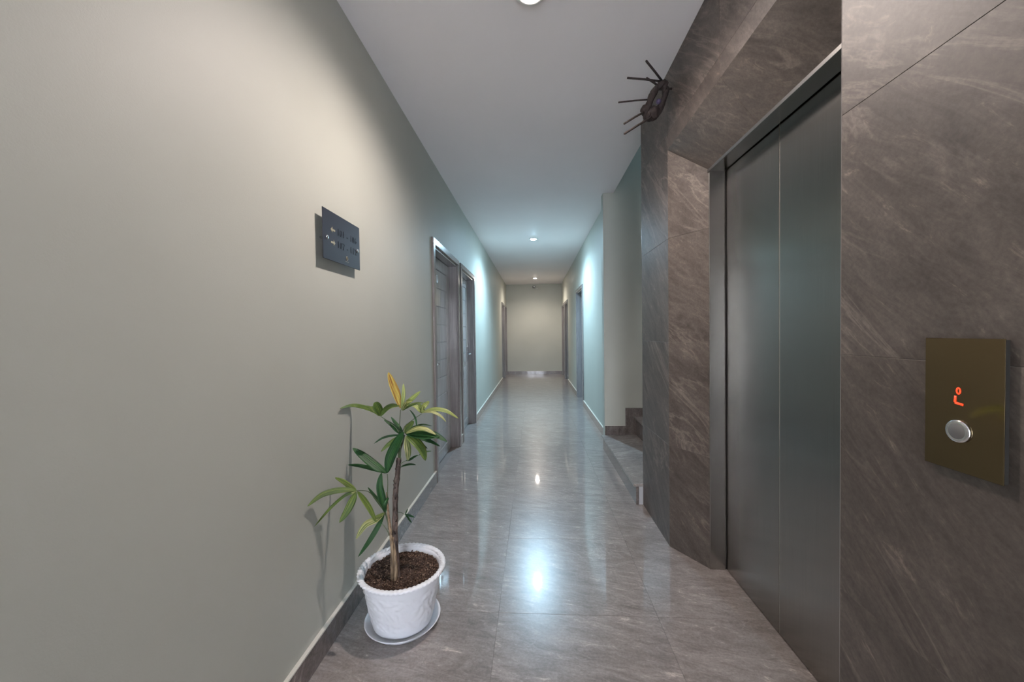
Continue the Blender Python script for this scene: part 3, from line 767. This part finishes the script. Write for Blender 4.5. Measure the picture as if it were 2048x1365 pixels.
# dense middle crown
frond([(798, 918, 1.655), (801, 900, 1.652), (806, 884, 1.65), (809, 871, 1.645)], .0042, .0028, [
    ([(806, 868, 1.645), (799, 857, 1.65), (790, 846, 1.655), (782, 834.5, 1.66)], 8, 'd', .3),
    ([(803, 869, 1.645), (794, 862, 1.65), (782, 850, 1.655), (768, 840, 1.66)], 9, 'd', .4),
    ([(806, 871, 1.645), (785, 872, 1.64), (765, 877, 1.63), (748, 888, 1.62)], 5, 'd', .9),
    ([(806, 872, 1.64), (793, 879, 1.63), (777, 890, 1.62), (762, 904, 1.61)], 9.5, 'm', .3),
    ([(812, 873, 1.62), (814, 890, 1.61), (816, 906, 1.60), (815.5, 922, 1.60)], 14, 's', .1, .8),
    ([(814, 872, 1.62), (828, 882, 1.60), (843, 899, 1.59), (851, 922, 1.59)], 19, 'm', .2, .8),
    ([(812, 872, 1.63), (828, 882, 1.64), (843, 889, 1.65), (855, 898, 1.66)], 6, 'd', .6),
    ([(813, 870, 1.64), (833, 876, 1.64), (850, 881, 1.65), (863, 887, 1.66)], 7, 'd', .5),
    ([(812, 870, 1.64), (838, 872, 1.62), (862, 884, 1.61), (880, 893.5, 1.60)], 8, 'd', .5),
    ([(812, 868, 1.63), (838, 866, 1.62), (868, 870, 1.61), (894, 884, 1.60)], 14, 'd', .35),
    ([(812, 867, 1.63), (832, 859, 1.62), (852, 860, 1.61), (872, 870, 1.60)], 11, 's', .4),
    ([(812, 868, 1.63), (835, 872, 1.61), (858, 874, 1.60), (880, 874, 1.60)], 14, 'd', .2),
    ([(810, 866, 1.65), (825, 856, 1.66), (845, 850, 1.68), (864, 853, 1.69)], 4, 'd', .9),
    ([(810, 868, 1.64), (815, 858, 1.65), (821, 850, 1.66), (828, 843, 1.67)], 13, 'm', .3, .7),
    ([(833, 856, 1.66), (832, 842, 1.66), (827, 830, 1.66), (819, 820, 1.66)], 4, 'd', .7),
    ([(808, 870, 1.66), (800, 880, 1.67), (792, 892, 1.68), (786, 905, 1.69)], 9, 'd', .3)])
# big left pair
frond([(775, 1010, 1.65), (775, 985, 1.645), (775.5, 965, 1.64), (774.5, 948, 1.635)], .0026, .0016, [
    ([(774, 947, 1.635), (780, 918, 1.61), (794, 888, 1.595), (808, 865, 1.585)], 22, 'd', .15, .7),
    ([(774, 947, 1.635), (752, 934, 1.62), (727, 914, 1.615), (705.5, 897, 1.61)], 18, 'd', .2, .6),
    ([(773, 947, 1.64), (750, 940, 1.65), (722, 933, 1.66), (695.5, 930.5, 1.67)], 9, 'd', .5),
    ([(773, 947, 1.64), (764, 937, 1.66), (748, 930, 1.68), (734, 927, 1.69)], 6, 'd', .6)])
# drooping left frond whose longest leaflet touches the wall
frond([(778, 1045, 1.65), (763, 1015, 1.63), (741, 987, 1.60), (727, 982, 1.575), (713, 982, 1.56)], .0024, .0013, [
    ([(713, 982, 1.56), (700, 974, 1.575), (686, 964, 1.59), (670, 956, 1.60)], 10, 'm', .4),
    ([(713, 982, 1.56), (684, 981, 1.53), (646, 990, 1.475), (615, 1013.5, 1.405)], 11.5, 'm', .3),
    ([(713, 983, 1.56), (690, 992, 1.54), (660, 1018, 1.53), (629, 1054, 1.52)], 6, 'm', .8),
    ([(712, 984, 1.56), (705, 1002, 1.54), (694, 1024, 1.52), (679, 1046, 1.50)], 15, 'm', .15, .6),
    ([(714, 983, 1.56), (727, 1000, 1.55), (741, 1022, 1.54), (752.5, 1046, 1.53)], 11, 'm', .25, .6),
    ([(713, 983, 1.56), (706, 987, 1.55), (697, 990, 1.545), (688, 995, 1.54)], 4, 's', .3)])
# lower centre leaflets
frond([(777, 1060, 1.65), (776, 1048, 1.648), (773, 1036, 1.645), (771, 1025, 1.64)], .0028, .002, [
    ([(771, 1026, 1.64), (764, 1000, 1.63), (759, 972, 1.625), (763, 946, 1.62)], 16, 'd', .15, .3),
    ([(771, 1026, 1.64), (760, 1008, 1.65), (748, 992, 1.66), (735.5, 975, 1.67)], 7.5, 'd', .5),
    ([(768, 1022, 1.63), (770, 1010, 1.62), (774, 1002, 1.62), (778, 998, 1.615)], 9, 'd', .3)])
frond([(778, 1072, 1.645), (776, 1065, 1.642), (768, 1052, 1.635), (761, 1044, 1.63), (765, 1032, 1.625)], .002, .0013, [
    ([(768, 1026, 1.62), (752, 1040, 1.60), (730, 1052, 1.585), (712, 1079, 1.57)], 13, 's', .2, .7),
    ([(769, 1026, 1.62), (757, 1052, 1.61), (738, 1084, 1.60), (716.5, 1114.5, 1.59)], 10.5, 'd', .25, .3),
    ([(769, 1026, 1.62), (762, 1032, 1.61), (752, 1036, 1.60), (744, 1040, 1.595)], 8, 'm', .3)])
# small twigs on the right
frond([(795, 1025, 1.665), (803, 1026, 1.67), (806, 1028, 1.675), (810, 1029.5, 1.68)], .0012, .0009, [
    ([(810, 1029.5, 1.68), (816, 1031, 1.685), (822, 1033, 1.69), (829, 1035.5, 1.695)], 4.5, 'd', .3),
    ([(810, 1029.5, 1.68), (812, 1026, 1.68), (814, 1022, 1.68), (816, 1018, 1.68)], 3, 'd', .3),
    ([(810, 1029.5, 1.68), (815, 1035, 1.68), (819, 1041, 1.68), (823.5, 1047, 1.68)], 3.5, 'd', .3)])
frond([(799, 930, 1.655), (808, 924, 1.66), (822, 918, 1.665), (838, 911, 1.67)], .0016, .001, [
    ([(838, 911, 1.67), (846, 906, 1.675), (854, 904, 1.68), (863, 903, 1.685)], 3.5, 'd', .5),
    ([(812, 922, 1.66), (820, 920, 1.66), (828, 915, 1.66), (836, 911, 1.66)], 5, 'd', .5)])
frond([(798, 938, 1.655), (801, 936, 1.658), (803, 935, 1.66), (805, 934, 1.662)], .0014, .001, [
    ([(802, 934, 1.66), (812, 931, 1.665), (822, 929.5, 1.67), (832, 930.5, 1.675)], 4.5, 'd', .4)])
